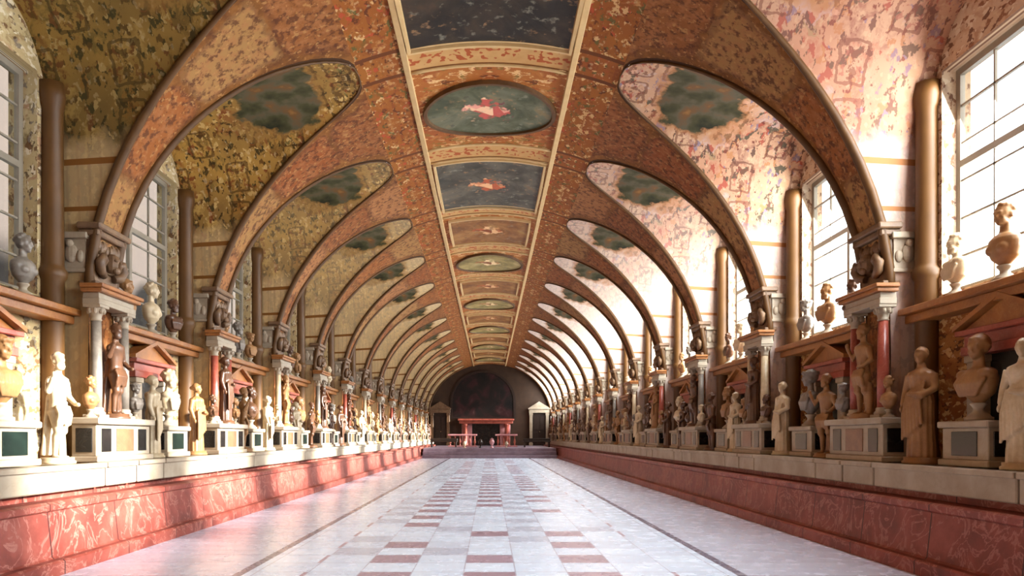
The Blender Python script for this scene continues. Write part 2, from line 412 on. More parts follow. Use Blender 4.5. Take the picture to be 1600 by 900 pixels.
# ------------------------------------------------------------------ vault
RP = []                                                # rib rows: list of z from base to the top of the lunettes
ZTOP = ZS+RISE
LN = 2.7
def arris_y(z): return HALF*max(0, 1-min(1, (z-ZS)/RISE)**LN)**(1/LN) if z > ZS else HALF
zrows = [ZB+(ZS-ZB)*i/5 for i in range(5)] + [ZS+RISE*sin(pi/2*i/26) for i in range(27)]
def sarc(z):                                           # arc length up the barrel
    s = 0; n = 24; px, pz = AX, ZB
    for i in range(1, n+1):
        q = ZB+(z-ZB)*i/n; x = barrelX(q); s += math.hypot(x-px, q-pz); px, pz = x, q
    return s
mb = MB()
for side in (-1, 1):
    for kx in range(NB+1):                             # ribs, one over each pier
        yk = Y0+P*kx
        rows, uvs = [], []
        for z in zrows:
            ha = P/2-arris_y(z)
            lo = -ha if kx > 0 else 0; hi = ha if kx < NB else 0
            n = 6
            rows.append([(side*barrelX(z), yk+lo+(hi-lo)*j/n, z) for j in range(n+1)])
            uvs.append([(sarc(z), ((lo+(hi-lo)*j/n)/(2*max(ha, .01))) if z < 9 else 0) for j in range(n+1)])
        mb.quadgrid(rows, uvs, 0)
    # shell above the lunettes up to the strip
    x1 = barrelX(ZTOP); xs = [x1+(STRIP-x1)*i/4 for i in range(5)]
    for b in range(NB):
        rows = [[(side*x, YB[b]-P/2+P*j/6, Z0+BZ*sqrt(1-(x/AX)**2)) for j in range(7)] for x in xs]
        mb.quadgrid(rows, None, 1)
for b in range(NB):
    rows = [[(x, YB[b]-P/2+P*j/2, Z0+BZ*sqrt(1-(x/AX)**2)) for j in range(3)] for x in [-STRIP+2*STRIP*i/12 for i in range(13)]]
    mb.quadgrid(rows, None, 2)
ceil = struct(mb.build('ceiling', [M['rib'], M['shell'], M['strip']]))

# lunette webs + flanks, one mesh per side
NZ = 36
def sup(a):                                             # rounded-square arch profile of a lunette
    c, q = cos(a), sin(a)
    return (-HALF*math.copysign(abs(c)**(2/LN), c), ZS+RISE*abs(q)**(2/LN))
prof = [(-HALF, ZB), (-HALF, 1.6), (-HALF, 2.5), (-HALF, ZS)] + [sup(pi*i/NZ) for i in range(1, NZ)] + [(HALF, ZS), (HALF, 2.5), (HALF, 1.6), (HALF, ZB)]
def websag(z, x, xa):
    t = (z-ZS)/RISE
    return z-(0.16*(x-xa)*t if t > 0 else 0)
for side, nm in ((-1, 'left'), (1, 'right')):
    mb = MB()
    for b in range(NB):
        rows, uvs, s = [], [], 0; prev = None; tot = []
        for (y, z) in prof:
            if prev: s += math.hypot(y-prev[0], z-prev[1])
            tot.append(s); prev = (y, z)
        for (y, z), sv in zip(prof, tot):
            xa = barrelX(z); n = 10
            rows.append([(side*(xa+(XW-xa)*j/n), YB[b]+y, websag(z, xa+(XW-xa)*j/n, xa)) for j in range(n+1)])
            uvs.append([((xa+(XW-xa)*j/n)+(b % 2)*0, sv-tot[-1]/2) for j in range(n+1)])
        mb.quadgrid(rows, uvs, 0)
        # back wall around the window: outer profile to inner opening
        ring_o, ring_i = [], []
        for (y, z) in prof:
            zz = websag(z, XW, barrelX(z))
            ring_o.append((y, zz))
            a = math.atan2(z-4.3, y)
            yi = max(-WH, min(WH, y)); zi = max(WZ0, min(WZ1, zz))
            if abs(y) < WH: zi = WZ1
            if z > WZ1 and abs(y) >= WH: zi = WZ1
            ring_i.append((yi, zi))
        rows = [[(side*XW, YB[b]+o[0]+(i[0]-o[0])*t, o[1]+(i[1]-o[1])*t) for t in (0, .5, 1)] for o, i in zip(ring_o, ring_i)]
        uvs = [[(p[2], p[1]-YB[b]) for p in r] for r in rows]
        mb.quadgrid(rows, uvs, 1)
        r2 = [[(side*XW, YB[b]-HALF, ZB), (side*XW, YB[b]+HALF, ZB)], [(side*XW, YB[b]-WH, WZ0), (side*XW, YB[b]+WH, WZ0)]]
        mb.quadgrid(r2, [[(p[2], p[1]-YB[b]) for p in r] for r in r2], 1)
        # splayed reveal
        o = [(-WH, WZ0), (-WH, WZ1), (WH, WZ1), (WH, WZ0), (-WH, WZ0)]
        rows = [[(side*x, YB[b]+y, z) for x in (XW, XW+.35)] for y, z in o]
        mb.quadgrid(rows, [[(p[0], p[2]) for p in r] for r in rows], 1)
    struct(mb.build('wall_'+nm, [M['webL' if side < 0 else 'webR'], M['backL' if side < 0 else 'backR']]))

# arris mouldings (dark rims), strip frames, painted shafts
nt = 0
for side in (-1, 1):
    for b in range(NB):
        nt += 1; mb = MB()
        pts = []
        for i in range(0, 37):
            y, z = sup(pi*i/36)
            pts.append((side*(barrelX(z)+.0), YB[b]+y, z-.01))
        mb.tube([(side*AX, YB[b]-HALF, ZS-.4)]+pts+[(side*AX, YB[b]+HALF, ZS-.4)], [.06]+[.012+.05*(1-sin(pi*i/36)**2) for i in range(37)]+[.06], 8)
        struct(mb.build('trim_%d' % nt, M['trim']))
for side in (-1, 1):
    nt += 1; mb = MB(); z = Z0+BZ*sqrt(1-(STRIP/AX)**2)
    mb.box(side*STRIP-.05, side*STRIP+.05, Y0, YE, z-.05, z+.03, .01)
    struct(mb.build('trim_%d' % nt, M['cream']))
for kx in range(1, NB):
    nt += 1; mb = MB(); yk = YB[kx]
    for dy in (-.36, .36):
        pts = [(x, yk+dy, Z0+BZ*sqrt(1-(x/AX)**2)-.01) for x in [-STRIP+2*STRIP*i/10 for i in range(11)]]
        mb.tube(pts, .03, 6)
    struct(mb.build('trim_%d' % nt, M['cream']))
def shaft_mesh():
    mb = MB()
    mb.lathe([(.17, ZB), (.17, 1.2), (.15, 1.25), (.13, 1.3), (.135, 3.3), (.16, 3.34), (.17, 3.42), (.14, 3.46), (.13, 3.5), (.12, 5.4), (.14, 5.44), (.15, 5.5), (.16, 5.55), (.16, 5.72)], seg=14)
    return mb.mesh('shaft', M['shaft'])
shm = shaft_mesh()
for side in (-1, 1):
    for b in range(1, NB):
        for s2 in (-1, 1):
            nt += 1
            o = bpy.data.objects.new('trim_%d' % nt, shm); C.objects.link(o)
            o.location = (side*(XW-.08), YB[b]+s2*(HALF-.2), 0); struct(o)

# ------------------------------------------------------------------ windows + daylight
def window_meshes():
    fr = MB(); y0, y1, z0, z1 = -WH, WH, WZ0, WZ1
    for y in (y0+.04, 0, y1-.04): fr.box(-.03, .03, y-.04, y+.04, z0, z1)
    for z in (z0+.04, z1-.04, (z0+z1)/2+.2): fr.box(-.03, .03, y0, y1, z-.04, z+.04)
    for y in (y0/2, y1/2): fr.box(-.015, .015, y-.012, y+.012, z0, z1)
    for i in range(1, 6):
        z = z0+(z1-z0)*i/6; fr.box(-.015, .015, y0, y1, z-.012, z+.012)
    gl = MB(); gl.box(-.004, .004, y0+.02, y1-.02, z0+.02, z1-.02)
    si = MB(); si.box(-.12, .14, y0-.1, y1+.1, z0-.06, z0, .01)
    return fr.mesh('window', M['frame']), gl.mesh('pane', M['glass']), si.mesh('sill', M['lime'])
wf, wg, wsil = window_meshes()
nw = 0
for side in (-1, 1):
    for b in range(NB):
        nw += 1
        o = bpy.data.objects.new('window_%d' % nw, wf); C.objects.link(o); o.location = (side*(XW+.2), YB[b], 0); struct(o)
        part('window_pane', wg, o); part('window_sill', wsil, o, (-side*.06, 0, 0))
        if side < 0: continue                           # the left windows face an added outside wall that cuts their skylight
        ld = bpy.data.lights.new('daylight', 'AREA'); ld.shape = 'RECTANGLE'; ld.size = 2.7; ld.size_y = 2.5
        ld.energy = WIN_R; ld.color = (.90, .95, 1.0)
        L = bpy.data.objects.new('daylight', ld); C.objects.link(L); L.location = (side*(XW+.5), YB[b], (WZ0+WZ1)/2)
        L.rotation_euler = (0, side*(pi/2-radians(24)), 0)   # looks back and down into the hall, as skylight falls
        
mb = MB(); mb.box(-9.4, -9, Y0-14, YE+6, -1, 22); o = struct(mb.build('wall_skylight_screen', M['court']))  # added outside wall, tall and close to dim skylight at the left windows

# ------------------------------------------------------------------ floor, ledges, base course
mb = MB(); mb.box(-4.6, 4.6, Y0-.2, YE+.2, -.1, 0); struct(mb.build('floor', M['floor']))
for side, nm in ((-1, 'left'), (1, 'right')):
    mb = MB()
    pr = [(4.29, 0), (4.29, .13), (4.31, .15), (4.40, .15), (4.42, .17), (4.47, .62), (4.44, .64), (4.44, .70), (4.48, .72), (4.72, .72), (4.72, .80), (5.7, .80), (5.7, -.05), (4.29, -.05)]
    mb.poly([(side*x, Y0, z) for x, z in pr], (0, YE-.7-Y0, 0))
    struct(mb.build('baseboard_'+nm, M['red']))
    mb = MB()
    for kx in range(NB):                               # base course blocks with open joints
        for (a, c) in ((.02, .76), (.79, 3.12), (3.15, 3.88)):
            c = min(c, YE-.7-Y0-P*kx)
            mb.box(side*4.58, side*5.44, Y0+P*kx+a, Y0+P*kx+c, .80, 1.06, .012)
            mb.box(side*4.55, side*4.7, Y0+P*kx+a, Y0+P*kx+c, 1.02, 1.08, .008)
    nt += 1; struct(mb.build('trim_%d' % nt, M['lime']))
    # ledge under the windows
    for b in range(NB):
        nt += 1; mb = MB()
        mb.box(side*5.13, side*XW, YB[b]-HALF, YB[b]+HALF, 2.90, 2.98, .01)
        mb.box(side*5.22, side*XW, YB[b]-HALF, YB[b]+HALF, 2.80, 2.90, .01)
        struct(mb.build('trim_%d' % nt, M['ochre']))
# walls closing the hall
def end_profile():
    pts = [(AX+.6, 0), (AX+.6, Z0)]
    pts = [(6.2, -.1), (6.2, 8.6), (-6.2, 8.6), (-6.2, -.1)]
    return pts
mb = MB(); mb.poly([(x, YE, z) for x, z in end_profile()], (0, .3, 0)); struct(mb.build('wall_far', M['endwall']))
mb = MB(); mb.poly([(x, Y0-.3, z) for x, z in end_profile()], (0, .3, 0)); struct(mb.build('wall_near', M['backR']))
# raised floor at the far end with two steps
PY = 46.0
mb = MB()
mb.box(-4.3, 4.3, PY, PY+.5, 0, .20, .015); mb.box(-4.3, 4.3, PY+.4, PY+.9, .20, .42, .015); mb.box(-4.3, 4.3, PY+.8, YE, .42, .64, .015)
nt += 1; struct(mb.build('trim_%d' % nt, M['step']))

# ------------------------------------------------------------------ prototypes of the sculptures (front faces local +Y)
def head(mb, c, s=1.0, hair='short', beard=False, turn=0):
    R = Matrix.Rotation(turn, 4, 'Z')
    def E(p, r):
        q = R @ Vector((p[0]*s, p[1]*s, p[2]*s)); mb.ell(Vector(c)+q, (r[0]*s, r[1]*s, r[2]*s), R)
    E((0, 0, .02), (.072, .088, .092)); E((0, .03, -.045), (.052, .052, .05)); E((0, .058, -.078), (.022, .022, .02))
    E((0, .088, -.012), (.012, .018, .026)); E((0, .080, .018), (.046, .014, .012)); E((0, .078, -.048), (.022, .012, .008))
    for q in (-1, 1):
        E((q*.026, .072, -.002), (.013, .012, .009)); E((q*.072, -.005, -.01), (.010, .02, .028)); E((q*.034, .055, -.035), (.02, .02, .02))
    rnd = random.Random(3)
    if hair == 'short':
        for i in range(46):
            a = rnd.uniform(0, 2*pi); t = rnd.uniform(.05, 1.0)
            x, y, z = sin(a)*sin(t*1.5), cos(a)*sin(t*1.5), cos(t*1.5)
            if y > .55 and z < .55: continue
            E((x*.074, y*.088-.006, .025+z*.09), (.019, .019, .017))
    elif hair == 'bun':
        E((0, -.02, .035), (.083, .088, .092)); E((0, -.105, .02), (.04, .04, .04))
        for q in (-1, 1):
            for i in range(6): E((q*(.02+.012*i), .07-.016*i, .075-.012*i), (.018, .016, .016))
    elif hair == 'veil':
        E((0, -.02, .035), (.09, .095, .10)); E((0, -.05, -.06), (.10, .07, .13))
    elif hair == 'laurel':
        E((0, -.01, .03), (.078, .09, .092))
        for i in range(22):
            a = 2*pi*i/22; E((sin(a)*.08, cos(a)*.092-.004, .062+.01*(i % 2)), (.016, .016, .022))
    if beard:
        for i in range(22):
            a = -1.35+2.7*i/21
            for zz in (0, 1): E((sin(a)*(.056-.014*zz), .03+cos(a)*.04, -.062-.03*zz-.01*cos(a)), (.018, .018, .02))
def bust_parts(kind, mat, socmat):
    mb = MB()
    mb.lathe([(.045, .14), (.075, .17), (.14, .22), (.17, .29), (.178, .345), (.165, .385), (.12, .42), (.066, .44), (.056, .47), (.053, .53)], seg=28, sy=.62, folds=0)
    if kind != 'bare':
        for i in range(9):                             # folds of the mantle
            x0 = -.16+.035*i
            mb.tube([(x0, .055+.03*cos(x0*6), .40-.3*abs(x0)), (x0+.03, .105-.9*x0*x0, .31), (x0*.6+.03, .085, .20)], [.016, .020, .012], 7)
        mb.ell((.12, .02, .385), (.07, .075, .05)); mb.ell((-.12, .02, .385), (.07, .075, .05))
    else:
        for q in (-1, 1): mb.ell((q*.07, .07, .30), (.07, .045, .05))
    head(mb, (0, .005, .60), 1.0, {'bare': 'short', 'draped': 'laurel', 'beard': 'short', 'lady': 'bun'}[kind], kind == 'beard', {'bare': .25, 'draped': -.2, 'beard': 0, 'lady': .35}[kind])
    me = voxel(mb, 'head_and_chest', mat, .0095, 2)
    sb = MB(); sb.lathe([(.105, 0), (.105, .03), (.09, .035), (.075, .055), (.045, .075), (.04, .10), (.05, .12), (.065, .135), (.065, .15)], seg=16)
    return me, sb.mesh('socle', socmat)
def make_bust(kind, mat, socmat):
    t = thing('portrait_bust', 'bust', 'bust', (0, 0, -50))
    a, b = bust_parts(kind, mat, socmat)
    part('head_and_chest', a, t); part('socle', b, t); return t
def make_statue(kind, mat):
    t = thing('draped_statue', 'statue', 'statue', (0, 0, -50))
    mb = MB()
    if kind == 'robe':
        mb.lathe([(.17, .06), (.165, .2), (.15, .4), (.145, .6), (.15, .72), (.125, .82), (.14, .93), (.165, 1.02), (.15, 1.06), (.06, 1.10), (.05, 1.16)], seg=60, sy=.72, folds=13, amp=.06)
        mb.tube([(-.155, 0, 1.03), (-.20, .02, .86), (-.13, .13, .78), (-.02, .16, .80)], [.055, .048, .038, .028])
        mb.tube([(.155, 0, 1.03), (.21, .0, .85), (.20, .06, .68)], [.055, .046, .034]); mb.ell((.20, .08, .63), (.025, .03, .045)); mb.ell((0, .165, .80), (.03, .03, .03))
        for i in range(7): mb.tube([(-.13+.04*i, .09, .95-.02*i), (-.09+.04*i, .12, .75-.03*i), (-.12+.045*i, .12, .45-.03*i)], .018, 6)
        head(mb, (0, .005, 1.24), .92, 'bun', False, .3)
    else:
        for q in (-1, 1):
            k = .03 if q > 0 else 0
            mb.tube([(q*.065, 0, .64), (q*.075, .02+k, .38), (q*.07, -.01+k, .34), (q*.075, -.02+k, .09)], [.075, .052, .045, .03]); mb.ell((q*.08, .03+k, .075), (.033, .07, .025))
        mb.lathe([(.10, .56), (.12, .64), (.105, .74), (.125, .88), (.155, .98), (.15, 1.03), (.06, 1.08), (.048, 1.16)], seg=28, sy=.68)
        mb.tube([(-.15, 0, 1.0), (-.21, .0, .82), (-.17, .12, .72)], [.05, .042, .03]); mb.ell((-.16, .15, .72), (.03, .035, .03))
        mb.tube([(.15, 0, 1.0), (.23, .03, .86), (.25, .10, 1.02)], [.05, .042, .03]); mb.ell((.25, .11, 1.06), (.03, .03, .04))
        for i in range(8): mb.tube([(.13-.03*i, .06, 1.0-.035*i), (.05-.01*i, -.09, .8-.05*i), (.12-.02*i, -.11, .1)], .024, 6)
        for i in range(7): mb.tube([(-.12+.04*i, .06, .70), (-.11+.04*i, .10, .6), (-.12+.04*i, .07, .46+.02*(i % 2))], .022, 6)
        mb.tube([(-.12, -.02, .06), (-.13, -.03, .3), (-.11, -.03, .5)], [.05, .045, .04])
        head(mb, (0, .005, 1.24), .92, 'short', True, -.35)
    me = voxel(mb, 'figure', mat, .013, 2)
    part('figure', me, t)
    pb = MB(); pb.lathe([(.22, 0), (.22, .03), (.2, .04), (.2, .075)], seg=20, sy=.85); part('round_base', pb.mesh('round_base', mat), t)
    return t
def column_proto(matname, h):
    t = thing('marble_column', 'c', 'column', (0, 0, -50))
    b = MB(); b.box(-.11, .11, -.11, .11, 0, .05, .006); b.lathe([(.105, .05), (.11, .07), (.085, .10), (.09, .12), (.075, .14)], seg=16)
    s = MB(); s.lathe([(.07, .14), (.072, .5), (.06, h-.2)], seg=16)
    c = MB(); c.lathe([(.06, h-.2), (.07, h-.185), (.06, h-.17), (.07, h-.12), (.10, h-.05), (.105, h-.04)], seg=16); c.box(-.11, .11, -.11, .11, h-.04, h, .005)
    for i in range(8):
        a = 2*pi*i/8+.39; c.ell((cos(a)*.088, sin(a)*.088, h-.075), (.026, .026, .04), None, 8)
    part('base', b.mesh('base', M['lime']), t); part('shaft', s.mesh('shaft', M[matname]), t); part('capital', c.mesh('capital', M['lime']), t)
    return t

busts = {}
for kd, desc in (('bare', 'bare-chested short-haired'), ('draped', 'draped wreathed'), ('beard', 'bearded'), ('lady', 'draped female')):
    me, so = bust_parts(kd, M['marble'], M['lime'])
    for mt, md in (('marble', 'pale marble'), ('tan', 'tan stone'), ('bronze', 'dark brown'), ('greymarble', 'grey marble')):
        t = thing('portrait_bust', 'bust', 'bust', (0, 0, -50))
        m2 = me if mt == 'marble' else me.copy()
        if mt != 'marble': m2.materials.clear(); m2.materials.append(M[mt])
        part('head_and_chest', m2, t); part('socle', so, t)
        busts[(kd, mt)] = (t, md+{'bare': ' bare-chested bust', 'draped': ' wreathed bust', 'beard': ' bearded bust', 'lady': ' female bust'}[kd])
statues = {}
for kd, dd in (('robe', 'robed woman'), ('man', 'cloaked bearded man')):
    t0 = make_statue(kd, M['marble']); base = {c.name.split('.')[0]: c.data for c in t0.children}
    statues[(kd, 'marble')] = (t0, 'pale marble '+dd+' statue')
    for mt, md in (('redm', 'red marble'), ('tan', 'tan stone'), ('bronze', 'dark brown')):
        t = thing('draped_statue', 's', 'statue', (0, 0, -50))
        for nme, me in base.items():
            m2 = me.copy(); m2.materials.clear(); m2.materials.append(M[mt]); part(nme, m2, t)
        statues[(kd, mt)] = (t, md+' '+dd+' statue')
cols = {'redm': column_proto('redm', 1.42), 'greymarble': column_proto('greymarble', 1.42), 'marble': column_proto('marble', 1.42)}
cdesc = {'redm': 'slender red marble column', 'greymarble': 'slender grey marble column', 'marble': 'slender pale marble column'}

# plinths -------------------------------------------------------------------
def pier_plinth():
    t = thing('pier_plinth', 'p', 'plinth', (0, 0, -50))   # local: +Y towards the hall, X along it
    b = MB(); b.box(-.72, .72, -.34, 0, 0, .07, .01); b.box(-.68, .68, -.34, -.04, .07, .46, .008); b.box(-.73, .73, -.34, .02, .46, .54, .012)
    part('block', b.mesh('block', M['lime']), t)
    for x, wd, mt in ((-.46, .11, 'darkpanel'), (.46, .11, 'darkpanel'), (0, .22, 'russet')):
        p = MB(); p.box(x-wd, x+wd, -.05, -.03, .12, .41, .004); part('inset_panel', p.mesh('inset_panel', M[mt]), t)
    for s in (-1, 1):
        p = MB(); p.box(s*.675, s*.69, -.29, -.09, .12, .41, .004); part('side_panel', p.mesh('side_panel', M['darkpanel']), t)
    return t
def bay_pedestal():
    t = thing('bust_pedestal', 'p', 'pedestal', (0, 0, -50))
    b = MB(); b.box(-.40, .40, -.37, 0, 0, .07, .01); b.box(-.36, .36, -.37, -.03, .07, .40, .008); b.box(-.40, .40, -.37, .01, .40, .47, .012)
    part('block', b.mesh('block', M['lime']), t)
    p = MB(); p.box(-.20, .20, -.04, -.02, .11, .36, .004); part('inset_panel', p.mesh('inset_panel', M['green']), t)
    for s in (-1, 1):
        p = MB(); p.box(s*.355, s*.368, -.30, -.08, .11, .36, .004); part('side_panel', p.mesh('side_panel', M['darkpanel']), t)
    return t
def aedicule():
    t = thing('pedimented_niche', 'a', 'niche', (0, 0, -50))  # origin at base centre, +Y to the hall, z from base course
    def P_(name, mt, f): m = MB(); f(m); part(name, m.mesh(name, M[mt]), t)
    P_('niche_back', 'darkpanel', lambda m: m.box(-.36, .36, -.16, -.13, .0, 1.22))
    for s in (-1, 1):
        P_('side_pillar', 'lime', lambda m: (m.box(s*.36, s*.56, -.16, .0, 0, 1.2, .008), m.box(s*.34, s*.58, -.16, .02, 0, .1, .008), m.box(s*.34, s*.58, -.16, .02, 1.12, 1.2, .008)))
    P_('lintel', 'redm', lambda m: (m.box(-.62, .62, -.16, .03, 1.2, 1.30, .008), m.box(-.60, .60, -.16, .0, 1.30, 1.42, .005), m.box(-.66, .66, -.16, .07, 1.42, 1.48, .008)))
    def ped(m):
        m.poly([(-.66, -.16, 1.48), (.66, -.16, 1.48), (0, -.16, 1.74)], (0, .14, 0))
        for s in (-1, 1): m.poly([(s*.70, -.16, 1.48), (s*.70, -.16, 1.53), (0, -.16, 1.81), (0, -.16, 1.745)], (0, .23, 0))
    P_('pediment', 'ochre', ped)
    return t
def shrine_top():
    t = thing('pier_entablature', 'e', 'entablature', (0, 0, -50))
    def P_(name, mt, f): m = MB(); f(m); part(name, m.mesh(name, M[mt]), t)
    P_('architrave', 'lime', lambda m: (m.box(-.46, .46, -.22, 0, 0, .08, .008), m.box(-.44, .44, -.22, -.02, .08, .15, .004)))
    P_('cornice', 'ochre', lambda m: (m.box(-.50, .50, -.22, .05, .15, .20, .008), m.box(-.53, .53, -.22, .08, .20, .25, .01)))
    return t
def capital_mesh():
    m = MB()                                           # carved foot of the rib, +Y to the hall
    m.box(-.34, .34, -.10, .12, 0, .06, .01); m.box(-.28, .28, -.10, .07, .06, .20, .01)
    for s in (-1, 1):
        m.tube([(s*.12, .10, .16), (s*.24, .13, .20), (s*.30, .15, .30), (s*.24, .16, .38), (s*.17, .15, .34), (s*.20, .14, .28)], [.05, .06, .06, .05, .04, .03], 8)
        for i in range(5): m.ell((s*(.05+.06*i), .08, .50+.03*(i % 2)), (.04, .05, .08), None, 8)
    m.ell((0, .14, .34), (.10, .11, .13)); m.ell((0, .24, .32), (.025, .04, .045)); m.ell((.045, .22, .37), (.03, .03, .02)); m.ell((-.045, .22, .37), (.03, .03, .02)); m.ell((0, .2, .25), (.06, .05, .05))
    m.box(-.31, .31, -.10, .05, .20, .62, .02); m.box(-.36, .36, -.10, .16, .62, .70, .015); m.box(-.40, .40, -.10, .20, .70, .78, .015)
    return m.mesh('capital', M['carved'])
pl0, bp0, ae0, sh0, cap0 = pier_plinth(), bay_pedestal(), aedicule(), shrine_top(), capital_mesh()
def impost_mesh():
    m = MB(); m.box(-.2, .2, -.02, .05, 0, .05, .008); m.box(-.18, .18, -.02, .03, .05, .42); m.box(-.22, .22, -.02, .08, .42, .5, .01)
    m.ell((0, .03, .24), (.09, .05, .12)); m.ell((-.12, .03, .2), (.05, .04, .08)); m.ell((.12, .03, .2), (.05, .04, .08)); m.ell((0, .06, .36), (.05, .04, .05))
    return m.mesh('impost', M['lime'])
imp0 = impost_mesh()

rnd = random.Random(11)
KD = ['bare', 'beard', 'draped', 'lady']; MT = ['tan', 'marble', 'greymarble', 'bronze', 'tan']
def W(side): return 'left' if side < 0 else 'right'
for side in (-1, 1):
    rz = pi/2 if side > 0 else -pi/2                   # local +Y -> towards the hall
    sd_ = W(side)
    for b in range(2, NB):                             # bays from the nearest in view
        n = b-1; yc = YB[b]; o_ = ORD[n]
        wh = '%s %s window from front' % (o_, sd_)
        dup(ae0, (side*5.28, yc, 1.08), rz, 'red-lintelled stone niche with ochre pediment under '+wh, 'pedimented niches under the windows')
        dup(bp0, (side*4.86, yc, 1.08), rz, 'pale stone pedestal with dark green inset under '+wh, 'pedestals under the windows')
        kd, mt = KD[(b*3+(side > 0)) % 4], MT[(b*2+(side > 0)) % 5]
        t, d = busts[(kd, mt)]
        dup(t, (side*5.04, yc, 1.55), rz+rnd.uniform(-.15, .15), d+' on pedestal below '+wh, 'busts on the window pedestals', 1.25)
        for q, qn in ((-1, 'near'), (1, 'far')):
            kd = 'robe' if (b+q+(side > 0)) % 3 else 'man'; mt = ['bronze', 'tan', 'redm' if b == 2 and side < 0 else 'bronze', 'marble', 'marble'][(b*2+q+side) % 5]
            t, d = statues[(kd, mt)]
            dup(t, (side*4.92, yc+q*.79, 1.08), rz+rnd.uniform(-.3, .3), '%s on %s side of pedestal, %s' % (d, qn, wh), 'statues between plinths', rnd.uniform(.88, 1.0))
        for q, qn in ((-1, 'near end'), (0, 'middle'), (1, 'far end')):
            kd, mt = KD[(b+q+1+(side > 0)) % 4], MT[(b+2*q+2+(side < 0)) % 5]
            t, d = busts[(kd, mt)]
            dup(t, (side*5.31, yc+q*.78, 2.98), rz+rnd.uniform(-.2, .2), '%s at %s of ledge, %s' % (d, qn, wh), 'busts on the window ledges', 1.0 if q else 1.15)
    for kx in range(2, NB):
        n = kx-1; yk = Y0+P*kx; o_ = ORD[n-1] if n > 1 else 'nearest'
        if kx == NB: yk -= .8
        wh = 'at %s %s pier from front' % (ORD[n], sd_)
        dup(pl0, (side*4.70, yk, 1.08), rz, 'broad pale stone plinth with russet and black insets '+wh, 'plinths of the piers')
        dup(sh0, (side*4.82, yk, 3.03), rz, 'stone entablature on two slender columns '+wh, 'entablatures of the piers')
        cm = ['greymarble', 'redm', 'marble'][(kx+(side > 0)) % 3]
        for q, qn in ((-1, 'near'), (1, 'far')):
            dup(cols[cm], (side*4.93, yk+q*.34, 1.615), rz, '%s, %s one of pair %s' % (cdesc[cm], qn, wh), 'columns of the piers')
        kd = 'man' if kx % 2 else 'robe'; mt = ['bronze', 'tan', 'bronze'][(kx+side) % 3]
        t, d = statues[(kd, mt)]
        dup(t, (side*4.86, yk, 1.615), rz, d+' between columns '+wh, 'statues on the piers', .92)
        for q, qn in ((-1, 'near'), (1, 'far')):
            kd, mt = KD[(kx+q+2) % 4], MT[(kx*3+q+2) % 5]
            t, d = busts[(kd, mt)]
            dup(t, (side*4.88, yk+q*.56, 1.615), rz, '%s on %s plinth corner %s' % (d, qn, wh), 'busts on the pier plinths', .72)
        nt += 1; o = bpy.data.objects.new('trim_%d' % nt, cap0); C.objects.link(o); o.location = (side*AX, yk, 3.29); o.rotation_euler = (0, 0, rz); struct(o)
        for q in (-1, 1):
            if kx == NB and q > 0: continue
            nt += 1; o = bpy.data.objects.new('trim_%d' % nt, imp0); C.objects.link(o)
            o.location = (side*(AX+.2), yk+q*(P/2-HALF), 3.45); o.rotation_euler = (0, 0, 0 if q > 0 else pi); struct(o)
for o in [o for o in bpy.data.objects if o.location.z == -50 and not o.parent]:   # drop the patterns the copies were taken from
    for c in list(o.children): bpy.data.objects.remove(c)
    bpy.data.objects.remove(o)

# ------------------------------------------------------------------ ceiling paintings down the centre
fr_dark = mat_fresco('fresco_dark', ['2a261e', '443e32', '5a5244', '70583c'], ['c07a50', 'a8502c', 'd8a070', 'b46a58'])
fr_black = mat_fresco('fresco_black', ['100c08', '221a10', '34281a', '4e3420'], ['8a5030', '6a3820', '98704a', '54241c'])
fr_green = mat_fresco('fresco_green', ['2c3020', '4a4c34', '62604a', '7c6844'], ['d8907c', 'b04c40', 'e0b08a', '6c2c38'])
fr_brown = mat_fresco('fresco_brown', ['5a3414', '7a4c20', '8e6030', 'a07c44'], ['a85024', 'd0a070', '7c3c18', 'c88c50'])
fr_olive = mat_fresco('fresco_olive', ['5c5028', '7c6c3c', '988450', 'b09c68'], ['a06838', 'd8b888', '7a4420', '5c4c28'])
def zc(x): return Z0+BZ*sqrt(1-(x/AX)**2)
KIND = {2: ('rect', fr_black, 'dark red and green', 1.2, 1.62, Y0+P*3), 3: ('oval', fr_green, 'dark green', 1.14, 1.0, Y0+P*4), 4: ('rect', fr_dark, 'dark grey-blue', 1.17, 1.6, Y0+P*5+.1)}
